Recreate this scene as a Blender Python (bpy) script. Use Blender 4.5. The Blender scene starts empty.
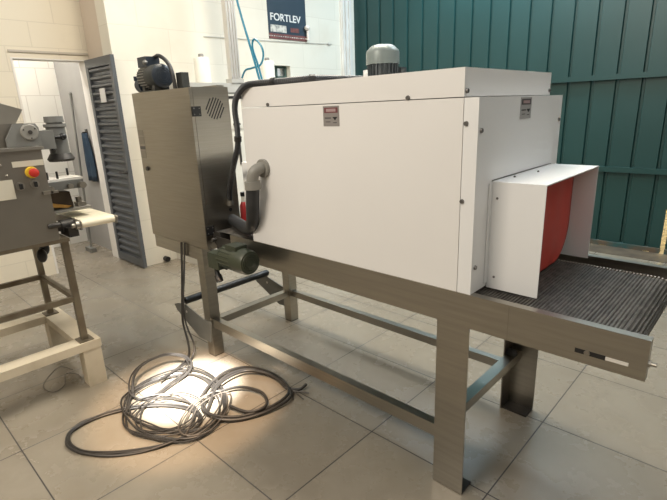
import bpy, bmesh, math, random
from mathutils import Vector, Matrix
random.seed(7)
SC = bpy.context.scene
COL = SC.collection
PI = math.pi

# ------------------------------------------------------------------ materials
def new_mat(name, col, rough=.5, metal=0., spec=.5):
    m = bpy.data.materials.new(name); m.use_nodes = True
    b = m.node_tree.nodes['Principled BSDF']
    b.inputs['Base Color'].default_value = (*col, 1)
    b.inputs['Roughness'].default_value = rough
    b.inputs['Metallic'].default_value = metal
    b.inputs['Specular IOR Level'].default_value = spec
    return m
def nd(m, t, **kw):
    n = m.node_tree.nodes.new(t)
    for k, v in kw.items(): setattr(n, k, v)
    return n
def lk(m, a, b): m.node_tree.links.new(a, b)
def noise_mat(name, c1, c2, scale=4, rough=.5, metal=0., stretch=(1, 1, 1), lo=.35, hi=.65, bump=0., rvar=0., detail=4, spec=.5):
    m = new_mat(name, c1, rough, metal, spec)
    b = m.node_tree.nodes['Principled BSDF']
    tc = nd(m, 'ShaderNodeTexCoord'); mp = nd(m, 'ShaderNodeMapping')
    mp.inputs['Scale'].default_value = stretch
    lk(m, tc.outputs['Object'], mp.inputs['Vector'])
    n = nd(m, 'ShaderNodeTexNoise'); n.inputs['Scale'].default_value = scale; n.inputs['Detail'].default_value = detail
    lk(m, mp.outputs['Vector'], n.inputs['Vector'])
    r = nd(m, 'ShaderNodeValToRGB')
    r.color_ramp.elements[0].position = lo; r.color_ramp.elements[1].position = hi
    r.color_ramp.elements[0].color = (*c1, 1); r.color_ramp.elements[1].color = (*c2, 1)
    lk(m, n.outputs['Fac'], r.inputs['Fac']); lk(m, r.outputs['Color'], b.inputs['Base Color'])
    if rvar:
        mr = nd(m, 'ShaderNodeMapRange'); mr.inputs['To Min'].default_value = rough - rvar; mr.inputs['To Max'].default_value = rough + rvar
        lk(m, n.outputs['Fac'], mr.inputs['Value']); lk(m, mr.outputs['Result'], b.inputs['Roughness'])
    if bump:
        bp = nd(m, 'ShaderNodeBump'); bp.inputs['Strength'].default_value = bump; bp.inputs['Distance'].default_value = .01
        lk(m, n.outputs['Fac'], bp.inputs['Height']); lk(m, bp.outputs['Normal'], b.inputs['Normal'])
    return m

def block_wall_mat(name, axis, base, joint, bw, bh, off=(0, 0), stain=None):
    """painted concrete block wall: brick pattern laid on the wall's own plane"""
    m = new_mat(name, base, .55)
    b = m.node_tree.nodes['Principled BSDF']
    g = nd(m, 'ShaderNodeNewGeometry'); sp = nd(m, 'ShaderNodeSeparateXYZ'); cb = nd(m, 'ShaderNodeCombineXYZ')
    lk(m, g.outputs['Position'], sp.inputs[0])
    ax = nd(m, 'ShaderNodeMath', operation='ADD'); ax.inputs[1].default_value = off[0]
    az = nd(m, 'ShaderNodeMath', operation='ADD'); az.inputs[1].default_value = off[1]
    lk(m, sp.outputs[axis], ax.inputs[0]); lk(m, sp.outputs['Z'], az.inputs[0])
    lk(m, ax.outputs[0], cb.inputs['X']); lk(m, az.outputs[0], cb.inputs['Y'])
    br = nd(m, 'ShaderNodeTexBrick'); br.offset = .5
    br.inputs['Scale'].default_value = 1; br.inputs['Brick Width'].default_value = bw; br.inputs['Row Height'].default_value = bh
    br.inputs['Mortar Size'].default_value = .006; br.inputs['Mortar Smooth'].default_value = .6; br.inputs['Bias'].default_value = 0
    br.inputs['Color1'].default_value = (*base, 1); br.inputs['Color2'].default_value = (*[c * .97 for c in base], 1)
    br.inputs['Mortar'].default_value = (*joint, 1)
    lk(m, cb.outputs[0], br.inputs['Vector'])
    n = nd(m, 'ShaderNodeTexNoise'); n.inputs['Scale'].default_value = 2.2; n.inputs['Detail'].default_value = 6
    lk(m, g.outputs['Position'], n.inputs['Vector'])
    rp = nd(m, 'ShaderNodeValToRGB'); rp.color_ramp.elements[0].position = .52; rp.color_ramp.elements[1].position = .85
    rp.color_ramp.elements[0].color = (0, 0, 0, 1); rp.color_ramp.elements[1].color = (.45, .45, .45, 1)
    lk(m, n.outputs['Fac'], rp.inputs['Fac'])
    mx = nd(m, 'ShaderNodeMixRGB'); mx.inputs['Color2'].default_value = (*(stain or [c * .75 for c in base]), 1)
    lk(m, rp.outputs['Color'], mx.inputs['Fac']); lk(m, br.outputs['Color'], mx.inputs['Color1'])
    lk(m, mx.outputs['Color'], b.inputs['Base Color'])
    bm = nd(m, 'ShaderNodeBump'); bm.inputs['Strength'].default_value = .22; bm.inputs['Distance'].default_value = .004; bm.invert = True
    lk(m, br.outputs['Fac'], bm.inputs['Height']); lk(m, bm.outputs['Normal'], b.inputs['Normal'])
    return m

def floor_mat():
    m = new_mat('porcelain_tiles', (.4, .37, .33), .2)
    b = m.node_tree.nodes['Principled BSDF']
    g = nd(m, 'ShaderNodeNewGeometry')
    mp = nd(m, 'ShaderNodeMapping'); mp.inputs['Location'].default_value = (.4682 + 60, -.6763 + 60, 0)
    lk(m, g.outputs['Position'], mp.inputs['Vector'])
    br = nd(m, 'ShaderNodeTexBrick'); br.offset = 0; br.squash = 1
    br.inputs['Scale'].default_value = 1; br.inputs['Brick Width'].default_value = .6; br.inputs['Row Height'].default_value = .6
    br.inputs['Mortar Size'].default_value = .0032; br.inputs['Mortar Smooth'].default_value = .2; br.inputs['Bias'].default_value = 0
    br.inputs['Color1'].default_value = (.290, .254, .200, 1); br.inputs['Color2'].default_value = (.265, .232, .183, 1)
    br.inputs['Mortar'].default_value = (.05, .045, .04, 1)
    lk(m, mp.outputs[0], br.inputs['Vector'])
    n = nd(m, 'ShaderNodeTexNoise'); n.inputs['Scale'].default_value = 3; n.inputs['Detail'].default_value = 8; n.inputs['Roughness'].default_value = .65
    lk(m, g.outputs['Position'], n.inputs['Vector'])
    rp = nd(m, 'ShaderNodeValToRGB'); rp.color_ramp.elements[0].position = .35; rp.color_ramp.elements[1].position = .75
    rp.color_ramp.elements[0].color = (1, 1, 1, 1); rp.color_ramp.elements[1].color = (.8, .77, .73, 1)
    lk(m, n.outputs['Fac'], rp.inputs['Fac'])
    mx = nd(m, 'ShaderNodeMixRGB', blend_type='MULTIPLY'); mx.inputs['Fac'].default_value = 1
    lk(m, br.outputs['Color'], mx.inputs['Color1']); lk(m, rp.outputs['Color'], mx.inputs['Color2'])
    lk(m, mx.outputs['Color'], b.inputs['Base Color'])
    mr = nd(m, 'ShaderNodeMapRange'); mr.inputs['From Min'].default_value = .3; mr.inputs['From Max'].default_value = .75
    mr.inputs['To Min'].default_value = .2; mr.inputs['To Max'].default_value = .36
    lk(m, n.outputs['Fac'], mr.inputs['Value'])
    mr2 = nd(m, 'ShaderNodeMixRGB'); mr2.inputs['Color2'].default_value = (.8, .8, .8, 1)
    lk(m, br.outputs['Fac'], mr2.inputs['Fac']); lk(m, mr.outputs['Result'], mr2.inputs['Color1'])
    lk(m, mr2.outputs['Color'], b.inputs['Roughness'])
    bm = nd(m, 'ShaderNodeBump'); bm.inputs['Strength'].default_value = .3; bm.inputs['Distance'].default_value = .002; bm.invert = True
    lk(m, br.outputs['Fac'], bm.inputs['Height']); lk(m, bm.outputs['Normal'], b.inputs['Normal'])
    return m

M = {}
M['floor'] = floor_mat()
M['wall_block'] = block_wall_mat('white_painted_blocks', 'Y', (.74, .70, .60), (.665, .625, .53), .62, .31, (.02, .13), (.60, .52, .40))
M['wall_plaster'] = block_wall_mat('cream_painted_blocks', 'Y', (.70, .63, .50), (.62, .555, .44), .45, .22, (.1, .02))
M['wall_jog'] = noise_mat('beige_plaster', (.58, .49, .40), (.62, .53, .43), 2, .6)
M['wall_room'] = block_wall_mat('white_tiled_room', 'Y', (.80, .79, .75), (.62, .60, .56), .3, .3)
M['wall_room_side'] = noise_mat('shaded_side_plaster', (.29, .28, .265), (.33, .32, .305), 2.5, .6)  # the shade on this side wall is put into the grey
M['wall_plain'] = noise_mat('plain_plaster', (.30, .27, .235), (.34, .30, .26), 1.2, .7)
M['trim'] = noise_mat('white_trim_paint', (.74, .71, .66), (.68, .64, .58), 6, .45)
M['ledge'] = new_mat('lintel_edge', (.45, .40, .33), .6)
M['sill'] = noise_mat('rusty_gate_track', (.13, .10, .065), (.07, .055, .04), 7, .6)
M['gate'] = noise_mat('green_sheet_paint', (.008, .040, .037), (.011, .047, .044), 1.3, .38)
M['gate_rust'] = noise_mat('rusty_green', (.016, .07, .07), (.10, .07, .045), 9, .6)
M['door'] = noise_mat('grey_door_paint', (.075, .082, .09), (.095, .102, .11), 3, .42)
M['steel'] = noise_mat('brushed_stainless', (.40, .375, .33), (.35, .33, .29), 3, .33, 1., (1, 1, 20), rvar=.03)
M['steel_cab'] = noise_mat('cabinet_stainless', (.34, .315, .275), (.315, .29, .25), 5, .34, 1., (1, 1, 30), rvar=.012)
M['steel_dull'] = noise_mat('dull_stainless', (.34, .32, .28), (.28, .26, .225), 5, .42, .9, rvar=.08)
M['steel_old'] = noise_mat('old_machine_steel', (.27, .25, .215), (.235, .215, .185), 2.5, .42, .85)
M['white'] = noise_mat('white_powder_coat', (.80, .785, .76), (.78, .765, .74), 1.5, .32)
M['white_end'] = noise_mat('white_end_cool_lit', (.82, .82, .81), (.80, .80, .79), 1.5, .32)  # the housing's white again, with the cooler end light worked into the colour
M['red'] = noise_mat('red_rubber', (.58, .075, .055), (.52, .065, .048), 4, .5)
M['belt'] = noise_mat('dark_wire_mesh', (.085, .075, .066), (.17, .155, .135), 30, .42, .55)
M['belt_edge'] = new_mat('mesh_edge_wire', (.32, .29, .25), .4, .7)
M['black'] = noise_mat('black_rubber', (.012, .012, .012), (.022, .021, .02), 20, .45)
M['hose'] = noise_mat('dark_hose', (.022, .024, .027), (.035, .036, .038), 12, .45)
M['cable'] = noise_mat('black_cable', (.022, .02, .018), (.035, .031, .027), 15, .42)
M['cable_thin'] = noise_mat('grey_wire', (.07, .06, .05), (.10, .085, .07), 15, .45)
M['blackp'] = new_mat('black_plastic', (.012, .012, .013), .35)
M['dark'] = noise_mat('dark_inner_steel', (.03, .027, .024), (.05, .045, .04), 6, .5, .3)
M['green_motor'] = noise_mat('olive_shaded_motor', (.026, .034, .022), (.038, .046, .031), 8, .42)  # olive darkened to hold the shadow around the gear motor
M['grey_motor'] = noise_mat('grey_motor_paint', (.16, .19, .185), (.19, .22, .21), 6, .38, .2)
M['grey_dark'] = noise_mat('dark_grey_casting', (.055, .065, .07), (.075, .085, .09), 8, .42, .2)
M['grey_mid'] = noise_mat('mid_grey_casting', (.17, .17, .16), (.22, .22, .205), 6, .42, .3)
M['elbow'] = noise_mat('grey_plastic_fitting', (.27, .26, .23), (.23, .22, .195), 6, .45)
M['plate'] = noise_mat('grey_gusset_plate', (.17, .17, .155), (.14, .14, .13), 8, .5, .3)
M['dusty_black'] = noise_mat('pump_casing', (.022, .024, .022), (.045, .045, .040), 14, .5)
M['blue_black'] = noise_mat('blue_black_paint', (.014, .02, .028), (.02, .028, .042), 9, .4)
M['blue_hose'] = new_mat('blue_air_tube', (.03, .22, .33), .3)
M['bottle'] = noise_mat('white_plastic', (.78, .76, .68), (.74, .72, .64), 3, .35)
M['cap'] = new_mat('grey_cap', (.20, .19, .17), .5)
M['alu'] = noise_mat('aluminium_profile', (.62, .60, .57), (.56, .54, .51), 2, .4, .5)
M['cupboard'] = noise_mat('cupboard_white', (.76, .73, .65), (.72, .69, .61), 2, .4)
M['cupboard_grey'] = noise_mat('cupboard_grey', (.42, .41, .38), (.46, .45, .42), 2, .4)
M['base_paint'] = noise_mat('worn_cream_paint', (.66, .58, .44), (.48, .40, .28), 5, .5, lo=.45, hi=.75)
M['stand'] = noise_mat('rusty_stand_steel', (.20, .17, .12), (.14, .11, .075), 9, .5, .6)
M['cream_belt'] = noise_mat('cream_belt', (.82, .76, .60), (.78, .72, .56), 4, .5)
M['cream_plate'] = new_mat('label_plate', (.56, .52, .42), .5)
M['yellow'] = new_mat('yellow_ring', (.70, .45, .03), .4)
M['redp'] = new_mat('red_button', (.50, .03, .02), .35)
M['orange'] = new_mat('orange_strip', (.45, .24, .05), .5)
M['brown'] = noise_mat('dark_brown_steel', (.05, .036, .022), (.085, .06, .038), 8, .45, .4)
M['apron'] = noise_mat('navy_cloth', (.015, .03, .055), (.02, .045, .075), 8, .9)
M['sign_blue'] = noise_mat('poster_navy', (.026, .042, .060), (.034, .054, .076), 2, .4)
M['sign_white'] = new_mat('poster_white', (.72, .72, .70), .5)
M['sign_cream'] = noise_mat('poster_panel', (.62, .60, .54), (.30, .30, .28), 22, .5, lo=.45, hi=.62)
M['sign_red'] = noise_mat('poster_brick', (.20, .07, .06), (.12, .05, .05), 30, .5)
M['stk_grey'] = new_mat('sticker_grey', (.26, .24, .225), .5)
M['stk_silver'] = new_mat('sticker_silver', (.36, .35, .34), .5)
M['stk_red'] = new_mat('sticker_dark_red', (.15, .045, .05), .5)
M['stk_dark'] = new_mat('sticker_dark', (.07, .065, .065), .5)
M['stk_line'] = new_mat('sticker_line', (.38, .27, .27), .5)
M['screw'] = new_mat('screw_steel', (.20, .19, .18), .35, .8)
M['bottle_red'] = new_mat('red_plastic', (.42, .03, .03), .35)
M['win_frame'] = new_mat('window_green', (.06, .10, .085), .4)
M['outside'] = new_mat('sunlight_yellow_backdrop', (.80, .62, .28), .8)  # the sunlight's yellow is put into this colour
M['ground_out'] = new_mat('outside_ground', (.45, .40, .30), .9)
mg = new_mat('window_glass', (.85, .88, .88), .05); mg.node_tree.nodes['Principled BSDF'].inputs['Transmission Weight'].default_value = .9
M['glass'] = mg

# ------------------------------------------------------------------ mesh helpers
class MB:
    def __init__(s): s.bm = bmesh.new()
    def box(s, x0, x1, y0, y1, z0, z1):
        v = [s.bm.verts.new((x, y, z)) for x in (x0, x1) for y in (y0, y1) for z in (z0, z1)]
        for f in ((0, 1, 3, 2), (4, 6, 7, 5), (0, 4, 5, 1), (2, 3, 7, 6), (0, 2, 6, 4), (1, 5, 7, 3)):
            s.bm.faces.new([v[i] for i in f])
        return s
    def prism(s, pts, vec):
        """polygon (3d points) swept along vec"""
        vec = Vector(vec)
        a = [s.bm.verts.new(p) for p in pts]; b = [s.bm.verts.new(Vector(p) + vec) for p in pts]
        s.bm.faces.new(a); s.bm.faces.new(b[::-1]); n = len(pts)
        for i in range(n): s.bm.faces.new((a[i], b[i], b[(i + 1) % n], a[(i + 1) % n]))
        return s
    def cyl(s, p, q, r, r2=None, n=20, cap=True):
        return s.lathe(p, q, [(0, r), (1, r if r2 is None else r2)], n, cap)
    def lathe(s, p, q, prof, n=24, cap=True):
        """profile of (t along p->q, radius)"""
        p, q = Vector(p), Vector(q); d = q - p; z = d.normalized()
        x = z.orthogonal().normalized(); y = z.cross(x); rings = []
        for t, r in prof:
            c = p + d * t
            rings.append([s.bm.verts.new(c + (x * math.cos(2 * PI * i / n) + y * math.sin(2 * PI * i / n)) * max(r, 1e-5)) for i in range(n)])
        for a, b in zip(rings, rings[1:]):
            for i in range(n): s.bm.faces.new((a[i], a[(i + 1) % n], b[(i + 1) % n], b[i]))
        if cap: s.bm.faces.new(rings[0][::-1]); s.bm.faces.new(rings[-1])
        return s
    def tube(s, pts, r, n=10, closed=False, ribs=0.):
        pts = [Vector(p) for p in pts]; N = len(pts); rings = []; x = None
        for i, p in enumerate(pts):
            if closed: t = pts[(i + 1) % N] - pts[i - 1]
            else: t = pts[min(i + 1, N - 1)] - pts[max(i - 1, 0)]
            t.normalize()
            if x is None: x = t.orthogonal().normalized()
            else:
                x = (x - t * x.dot(t))
                if x.length < 1e-6: x = t.orthogonal()
                x.normalize()
            y = t.cross(x); rr = r * (1 + (ribs if i % 2 else -ribs))
            rings.append([s.bm.verts.new(p + (x * math.cos(2 * PI * k / n) + y * math.sin(2 * PI * k / n)) * rr) for k in range(n)])
        for a, b in zip(rings, rings[1:]):
            for k in range(n): s.bm.faces.new((a[k], a[(k + 1) % n], b[(k + 1) % n], b[k]))
        if not closed: s.bm.faces.new(rings[0][::-1]); s.bm.faces.new(rings[-1])
        return s
    def sphere(s, c, r, sx=1, sy=1, sz=1, n=14, k=8):
        c = Vector(c); rings = []
        for a in range(1, k):
            t = PI * a / k
            rings.append([s.bm.verts.new(c + Vector((r * sx * math.sin(t) * math.cos(2 * PI * i / n), r * sy * math.sin(t) * math.sin(2 * PI * i / n), r * sz * math.cos(t)))) for i in range(n)])
        top = s.bm.verts.new(c + Vector((0, 0, r * sz))); bot = s.bm.verts.new(c - Vector((0, 0, r * sz)))
        for a, b in zip(rings, rings[1:]):
            for i in range(n): s.bm.faces.new((a[i], b[i], b[(i + 1) % n], a[(i + 1) % n]))
        for i in range(n):
            s.bm.faces.new((top, rings[0][i], rings[0][(i + 1) % n])); s.bm.faces.new((bot, rings[-1][(i + 1) % n], rings[-1][i]))
        return s
    def bevel(s, w=.003, seg=2):
        es = [e for e in s.bm.edges if len(e.link_faces) == 2 and e.calc_face_angle(0) > .6]
        bmesh.ops.bevel(s.bm, geom=es, offset=w, segments=seg, affect='EDGES', clamp_overlap=True)
        return s
    def build(s, name, mat, parent=None, smooth=False, **tags):
        bmesh.ops.recalc_face_normals(s.bm, faces=s.bm.faces)
        off = root_loc(parent) if parent else Vector((0, 0, 0))
        org = off
        if not parent:                                   # a top-level mesh: origin at its base
            zs = [v.co for v in s.bm.verts]
            org = Vector((sum(v.x for v in zs) / len(zs), sum(v.y for v in zs) / len(zs), min(v.z for v in zs)))
        for v in s.bm.verts: v.co -= org
        me = bpy.data.meshes.new(name); s.bm.to_mesh(me); s.bm.free()
        mats = mat if isinstance(mat, (list, tuple)) else [mat]
        for m in mats: me.materials.append(m)
        if smooth:
            for p in me.polygons: p.use_smooth = True
            try: me.set_sharp_from_angle(angle=.7)
            except Exception: pass
        o = bpy.data.objects.new(name, me); COL.objects.link(o)
        if parent: o.parent = parent
        else: o.location = org
        for k, v in tags.items(): o[k] = v
        return o
def root_loc(o):
    while o.parent: o = o.parent
    return o.location.copy()
def thing(name, loc, label, cat, group=None):
    o = bpy.data.objects.new(name, None); COL.objects.link(o); o.location = loc; o.empty_display_size = .1
    o['label'] = label; o['category'] = cat
    if group: o['group'] = group
    return o
def tag(o, label, cat, group=None):
    o['label'] = label; o['category'] = cat
    if group: o['group'] = group
    return o
def struct(o): o['kind'] = 'structure'; return o
def smooth_path(pts, k=6, closed=False):
    P = [Vector(p) for p in pts]; n = len(P); out = []
    rng = range(n) if closed else range(n - 1)
    for i in rng:
        if closed: a, b, c, d = P[i - 1], P[i], P[(i + 1) % n], P[(i + 2) % n]
        else: a, b, c, d = P[max(i - 1, 0)], P[i], P[i + 1], P[min(i + 2, n - 1)]
        for j in range(k):
            t = j / k
            out.append(.5 * ((2 * b) + (c - a) * t + (2 * a - 5 * b + 4 * c - d) * t * t + (3 * b - a - 3 * c + d) * t ** 3))
    if not closed: out.append(P[-1])
    return out
def B(*a): return MB().box(*a)
def text_bm(body, size, origin, right, up, depth=.002, bold=0.):
    cu = bpy.data.curves.new('t', 'FONT'); cu.body = body; cu.size = size; cu.extrude = depth; cu.offset = bold
    o = bpy.data.objects.new('t', cu); COL.objects.link(o)
    bpy.context.view_layer.update()
    me = bpy.data.meshes.new_from_object(o.evaluated_get(bpy.context.evaluated_depsgraph_get()))
    bpy.data.objects.remove(o); bpy.data.curves.remove(cu)
    r, u = Vector(right), Vector(up); n = r.cross(u)
    mb = MB(); mb.bm.from_mesh(me); bpy.data.meshes.remove(me)
    w = max(v.co.x for v in mb.bm.verts)
    for v in mb.bm.verts: v.co = Vector(origin) + r * v.co.x + u * v.co.y + n * v.co.z
    return mb, w

# ------------------------------------------------------------------ the setting
struct(B(-7.6, 4, -4, 6.6, -.1, 0).build('floor', M['floor']))
XW, XD = -4.55, -5.1
w = MB()                                                  # block wall with a small window opening
w.box(XW - .2, XW, .62, 2.52, 0, 4.0); w.box(XW - .2, XW, 2.84, 4.12, 0, 4.0)
w.box(XW - .2, XW, 2.52, 2.84, 0, 1.84); w.box(XW - .2, XW, 2.52, 2.84, 2.06, 4.0)
struct(w.build('wall_left', M['wall_block']))
struct(B(XD, XW - .2, .62, .80, 0, 4.0).build('wall_left_return', M['wall_jog']))
w = MB(); w.box(XD - .15, XD, -4, -.055, 0, 4.0); w.box(XD - .15, XD, -.055, .59, 2.085, 4.0); w.box(XD - .15, XD, .59, .8, 0, 4.0)
struct(w.build('wall_doorway', M['wall_plaster']))
struct(MB().box(XD, XD + .012, -.08, .61, 2.13, 2.15).build('trim_1', M['ledge']))
j = MB(); j.box(XD - .16, XD + .004, .57, .59, 0, 2.085); j.box(XD - .16, XD + .004, -.075, -.055, 0, 2.085); j.box(XD - .16, XD + .004, -.055, .57, 2.075, 2.085)
struct(j.build('trim_2', M['trim']))
# little room behind the doorway
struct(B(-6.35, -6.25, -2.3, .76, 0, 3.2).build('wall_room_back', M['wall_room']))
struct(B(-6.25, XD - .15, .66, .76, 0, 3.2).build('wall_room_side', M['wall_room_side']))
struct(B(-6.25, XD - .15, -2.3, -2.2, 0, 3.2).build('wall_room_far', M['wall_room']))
# corner pillar between block wall and gate, fluted
p = MB(); p.box(XW, XW + .03, 3.80, 4.01, 0, 4.0)
for y in (3.81, 3.87, 3.94): p.box(XW + .03, XW + .05, y, y + .035, 0, 4.0)
struct(p.build('trim_3', M['trim']))
struct(B(-4.75, 4, -4.15, -4, 0, 4.0).build('wall_front', M['wall_plain']))
struct(B(4, 4.15, -4.15, 6.6, 0, 4.0).build('wall_right', M['wall_plain']))
# window in the block wall
wf = MB()
for a in ((2.52, 2.55, 1.84, 2.06), (2.81, 2.84, 1.84, 2.06), (2.55, 2.81, 1.84, 1.865), (2.55, 2.81, 2.035, 2.06), (2.66, 2.685, 1.865, 2.035), (2.55, 2.81, 1.925, 1.94)):
    wf.box(XW - .12, XW - .07, *a)
wf = struct(wf.build('window_1', M['win_frame']))
B(XW - .1, XW - .095, 2.55, 2.81, 1.865, 2.035).build('pane', M['glass'], wf)

# louvred steel door leaf standing open along the wall return
d = MB(); DY = .60
d.box(XD + .01, XD + .07, DY - .035, DY, .015, 2.08); d.box(-4.53, -4.475, DY - .035, DY, .015, 2.08)
d.box(XD + .07, -4.53, DY - .035, DY, 2.0, 2.08); d.box(XD + .07, -4.53, DY - .035, DY, .015, .10)
nl = 26
for i in range(nl):
    z0 = .10 + i * 1.90 / nl; h = 1.90 / nl
    d.prism([(XD + .07, DY - .004, z0), (XD + .07, DY - .006, z0 + h * .3), (XD + .07, DY - .030, z0 + h * .55), (XD + .07, DY - .030, z0 + h * .8), (XD + .07, DY - .004, z0 + h), (XD + .07, DY, z0 + h), (XD + .07, DY, z0)], (.50, 0, 0))
d = struct(d.build('door_1', M['door']))
B(-4.83, -4.71, DY - .040, DY - .034, 1.67, 1.80).build('sticker', M['sign_white'], d, label='white paper sticker')
k = MB(); k.cyl((-4.505, DY - .035, 1.0), (-4.505, DY - .075, 1.0), .012); k.cyl((-4.505, DY - .07, 1.0), (-4.60, DY - .07, 1.0), .009)
k.build('door_handle', M['dark'], d)

# ------------------------------------------------------------------ green gate
gt = thing('metal_gate', (-.8, 4.1, 0), 'tall dark green ribbed sheet metal gate closing the far side', 'gate')
g = MB(); YG = 4.1
prof = []
x = -4.55
ribs = [-4.32 + .2265 * i for i in range(32)]
prof.append((x, YG))
for rx in ribs:
    if rx > 2.9: break
    prof += [(rx - .018, YG), (rx - .010, YG + .022), (rx + .010, YG + .022), (rx + .018, YG)]
prof.append((3.0, YG))
def strip(prof, z0, z1, th=.004):
    a = [Vector((x, y, z0)) for x, y in prof]; 
    bmv = [[g.bm.verts.new((x, y, z)) for x, y in prof] for z in (z0, z1)]
    for i in range(len(prof) - 1): g.bm.faces.new((bmv[0][i], bmv[0][i + 1], bmv[1][i + 1], bmv[1][i]))
GX = -.575                                                # right end of the low part: beside it a gap lets the sun in
low = [q for q in prof if q[0] <= GX]; low.append((GX, YG))
strip(low, .045, .44); strip(prof, .44, 4.0)
low2 = [(-.535, YG)] + [q for q in prof if q[0] > -.535]
strip(low2, .03, .44)
g.build('sheet_panel', M['gate'], gt)
for zc in (1.72, .815):
    B(-4.5, 3.0, YG - .045, YG - .002, zc - .026, zc + .026).build('crossbar', M['gate'], gt)
r = MB()
for a, b_ in ((-4.5, -1.13), (-1.05, -.72), (-.535, 3.0)): r.box(a, b_, YG - .03, YG + .03, .003, .05)
r.box(-1.13, -1.05, YG - .03, YG + .03, .012, .05); r.box(-.72, -.66, YG - .03, YG + .03, .012, .05); r.box(-.66, -.575, YG - .03, YG + .03, .003, .05)
r.build('bottom_rail', M['gate_rust'], gt)
struct(B(-4.55, 3, 3.78, 4.07, 0, .004).build('trim_4', M['sill']))
struct(B(-5, 4, 6.2, 6.4, 0, 3.2).build('outside_backdrop', M['outside']))  # added backdrop, shows as yellow sunlight through the gate gap

# ------------------------------------------------------------------ conveyor table
H = .874; W = .745; RH = .129
ct = thing('conveyor_table', (-1.2, .37, 0), 'long stainless steel conveyor table with mesh belt carrying the white tunnel', 'conveyor')
XL, XR = -2.388, 0.0
def rail(y, s, XL=XL):
    m = MB()
    t = .004
    m.box(XL, XR, min(y, y + s * t), max(y, y + s * t), H - RH, H)            # web
    m.box(XL, XR, min(y + s * t, y + s * .032), max(y + s * t, y + s * .032), H - t, H)
    m.box(XL, XR, min(y + s * t, y + s * .032), max(y + s * t, y + s * .032), H - RH, H - RH + t)
    m.box(XR - t, XR, min(y + s * t, y + s * .032), max(y + s * t, y + s * .032), H - RH + t, H - t)
    return m.build('side_rail', M['steel'], ct)
r1 = rail(0, 1, -2.0)
B(-2.20, -1.96, .034, .040, H - RH, .826).build('recess_shade_plate', M['dark'], ct); r2 = rail(W, -1)  # added roller support, coloured dark to stand for the shaded recess
for r_, y, s in ((r1, 0, 1), (r2, W, -1)):
    yy = y - s * .001
    B(-.19, -.105, min(yy, y), max(yy, y), H - .098, H - .083).build('slot', M['blackp'], r_, label='black adjusting slot')
    B(-.105, -.045, min(yy, y), max(yy, y), H - .096, H - .085).build('slot_plate', M['trim'], r_)
    m = MB(); m.cyl((-.155, y - s * .006, H - .09), (-.155, y + s * .01, H - .09), .009, n=6); m.build('slot_nut', M['steel_dull'], r_)
    m = MB(); m.cyl((-.01, y + s * .014, H - .075), (.02, y + s * .014, H - .075), .0065, n=12); m.cyl((0, y + s * .014, H - .075), (.006, y + s * .014, H - .075), .011, n=6)
    m.build('tension_bolt', M['steel'], r_)
    B(-.405, -.403, min(yy, y), max(yy, y), H - RH + .004, H - .006).build('weld_seam', M['steel_dull'], r_)
LW, LD, LT = .133, .10, .005
def leg(xo, inner, y, s, ZT=H - RH):
    """L section leg: a wide outer flange on the rail face and an inner flange across the table"""
    m = MB()
    x0, x1 = xo, xo + LW
    m.box(x0, x1, min(y, y + s * LT), max(y, y + s * LT), .004, ZT)
    xi = x0 if inner < 0 else x1 - LT
    m.box(xi, xi + LT, min(y + s * LT, y + s * LD), max(y + s * LT, y + s * LD), .004, ZT)
    o = m.build('leg', M['steel'], ct)
    B(x0 + .002, x1 - .002, min(y + s * .006, y + s * .085), max(y + s * .006, y + s * .085), 0, .008).build('foot_plate', M['dark'], o)
    return o
TW = .072                                                 # left legs: square tube
for y0, zt in ((0, .736), (W - TW, H - RH)):
    o = B(XL, XL + TW, y0, y0 + TW, .006, zt).bevel(.005, 3).build('leg', M['steel'], ct)
    B(XL + .002, XL + TW - .002, y0 + .002, y0 + TW - .002, 0, .006).build('foot_plate', M['dark'], o)
leg(-.6765, -1, 0, 1); lbr = leg(-.6765, -1, W, -1)
m = MB(); m.sphere((-.655, W - .055, .31), .03, 1, 1, .8); m.build('stain_cap', M['dark'], lbr, smooth=True)
def hollow_bar(name, x0, x1, y0, y1, z0, z1): 
    return B(x0, x1, y0, y1, z0, z1).bevel(.003, 2).build(name, M['steel'], ct)
SZ0, SZ1 = .214, .272
hollow_bar('stretcher', XL + TW + .0005, -.6765, .006, .046, SZ0, SZ1)
hollow_bar('stretcher', XL + TW + .0005, -.6765, W - .046, W - .006, SZ0 - .018, SZ1 - .03)
hollow_bar('stretcher', -.672, -.622, .006, W - .006, .268, .312)
hollow_bar('stretcher', XL + .014, XL + .060, TW + .0005, W - TW - .0005, .20, .246)
# low gusset plates carrying a black roller off the left legs
for y in (-.007, W - .052):
    m = MB(); m.prism([(-2.76, y, .260), (-2.70, y, .282), (-2.60, y, .295), (-2.385, y, .245), (-2.30, y, .255) if y < 0 else (-2.389, y, .25), (-2.33, y, .10) if y < 0 else (-2.389, y, .10), (-2.47, y, .095), (-2.735, y, .222)], (0, .006, 0))
    pl = m.build('gusset_plate', M['plate'], ct)
    m = MB(); m.cyl((-2.60, y - .002, .245), (-2.60, y + .008, .245), .009); m.build('plate_hole', M['trim'], pl)
m = MB(); m.lathe((-2.615, -.012, .318), (-2.615, W - .02, .318), [(0, .012), (.02, .012), (.02, .025), (.98, .025), (.98, .012), (1, .012)])
m.build('low_roller', M['black'], ct, smooth=True)
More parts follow.
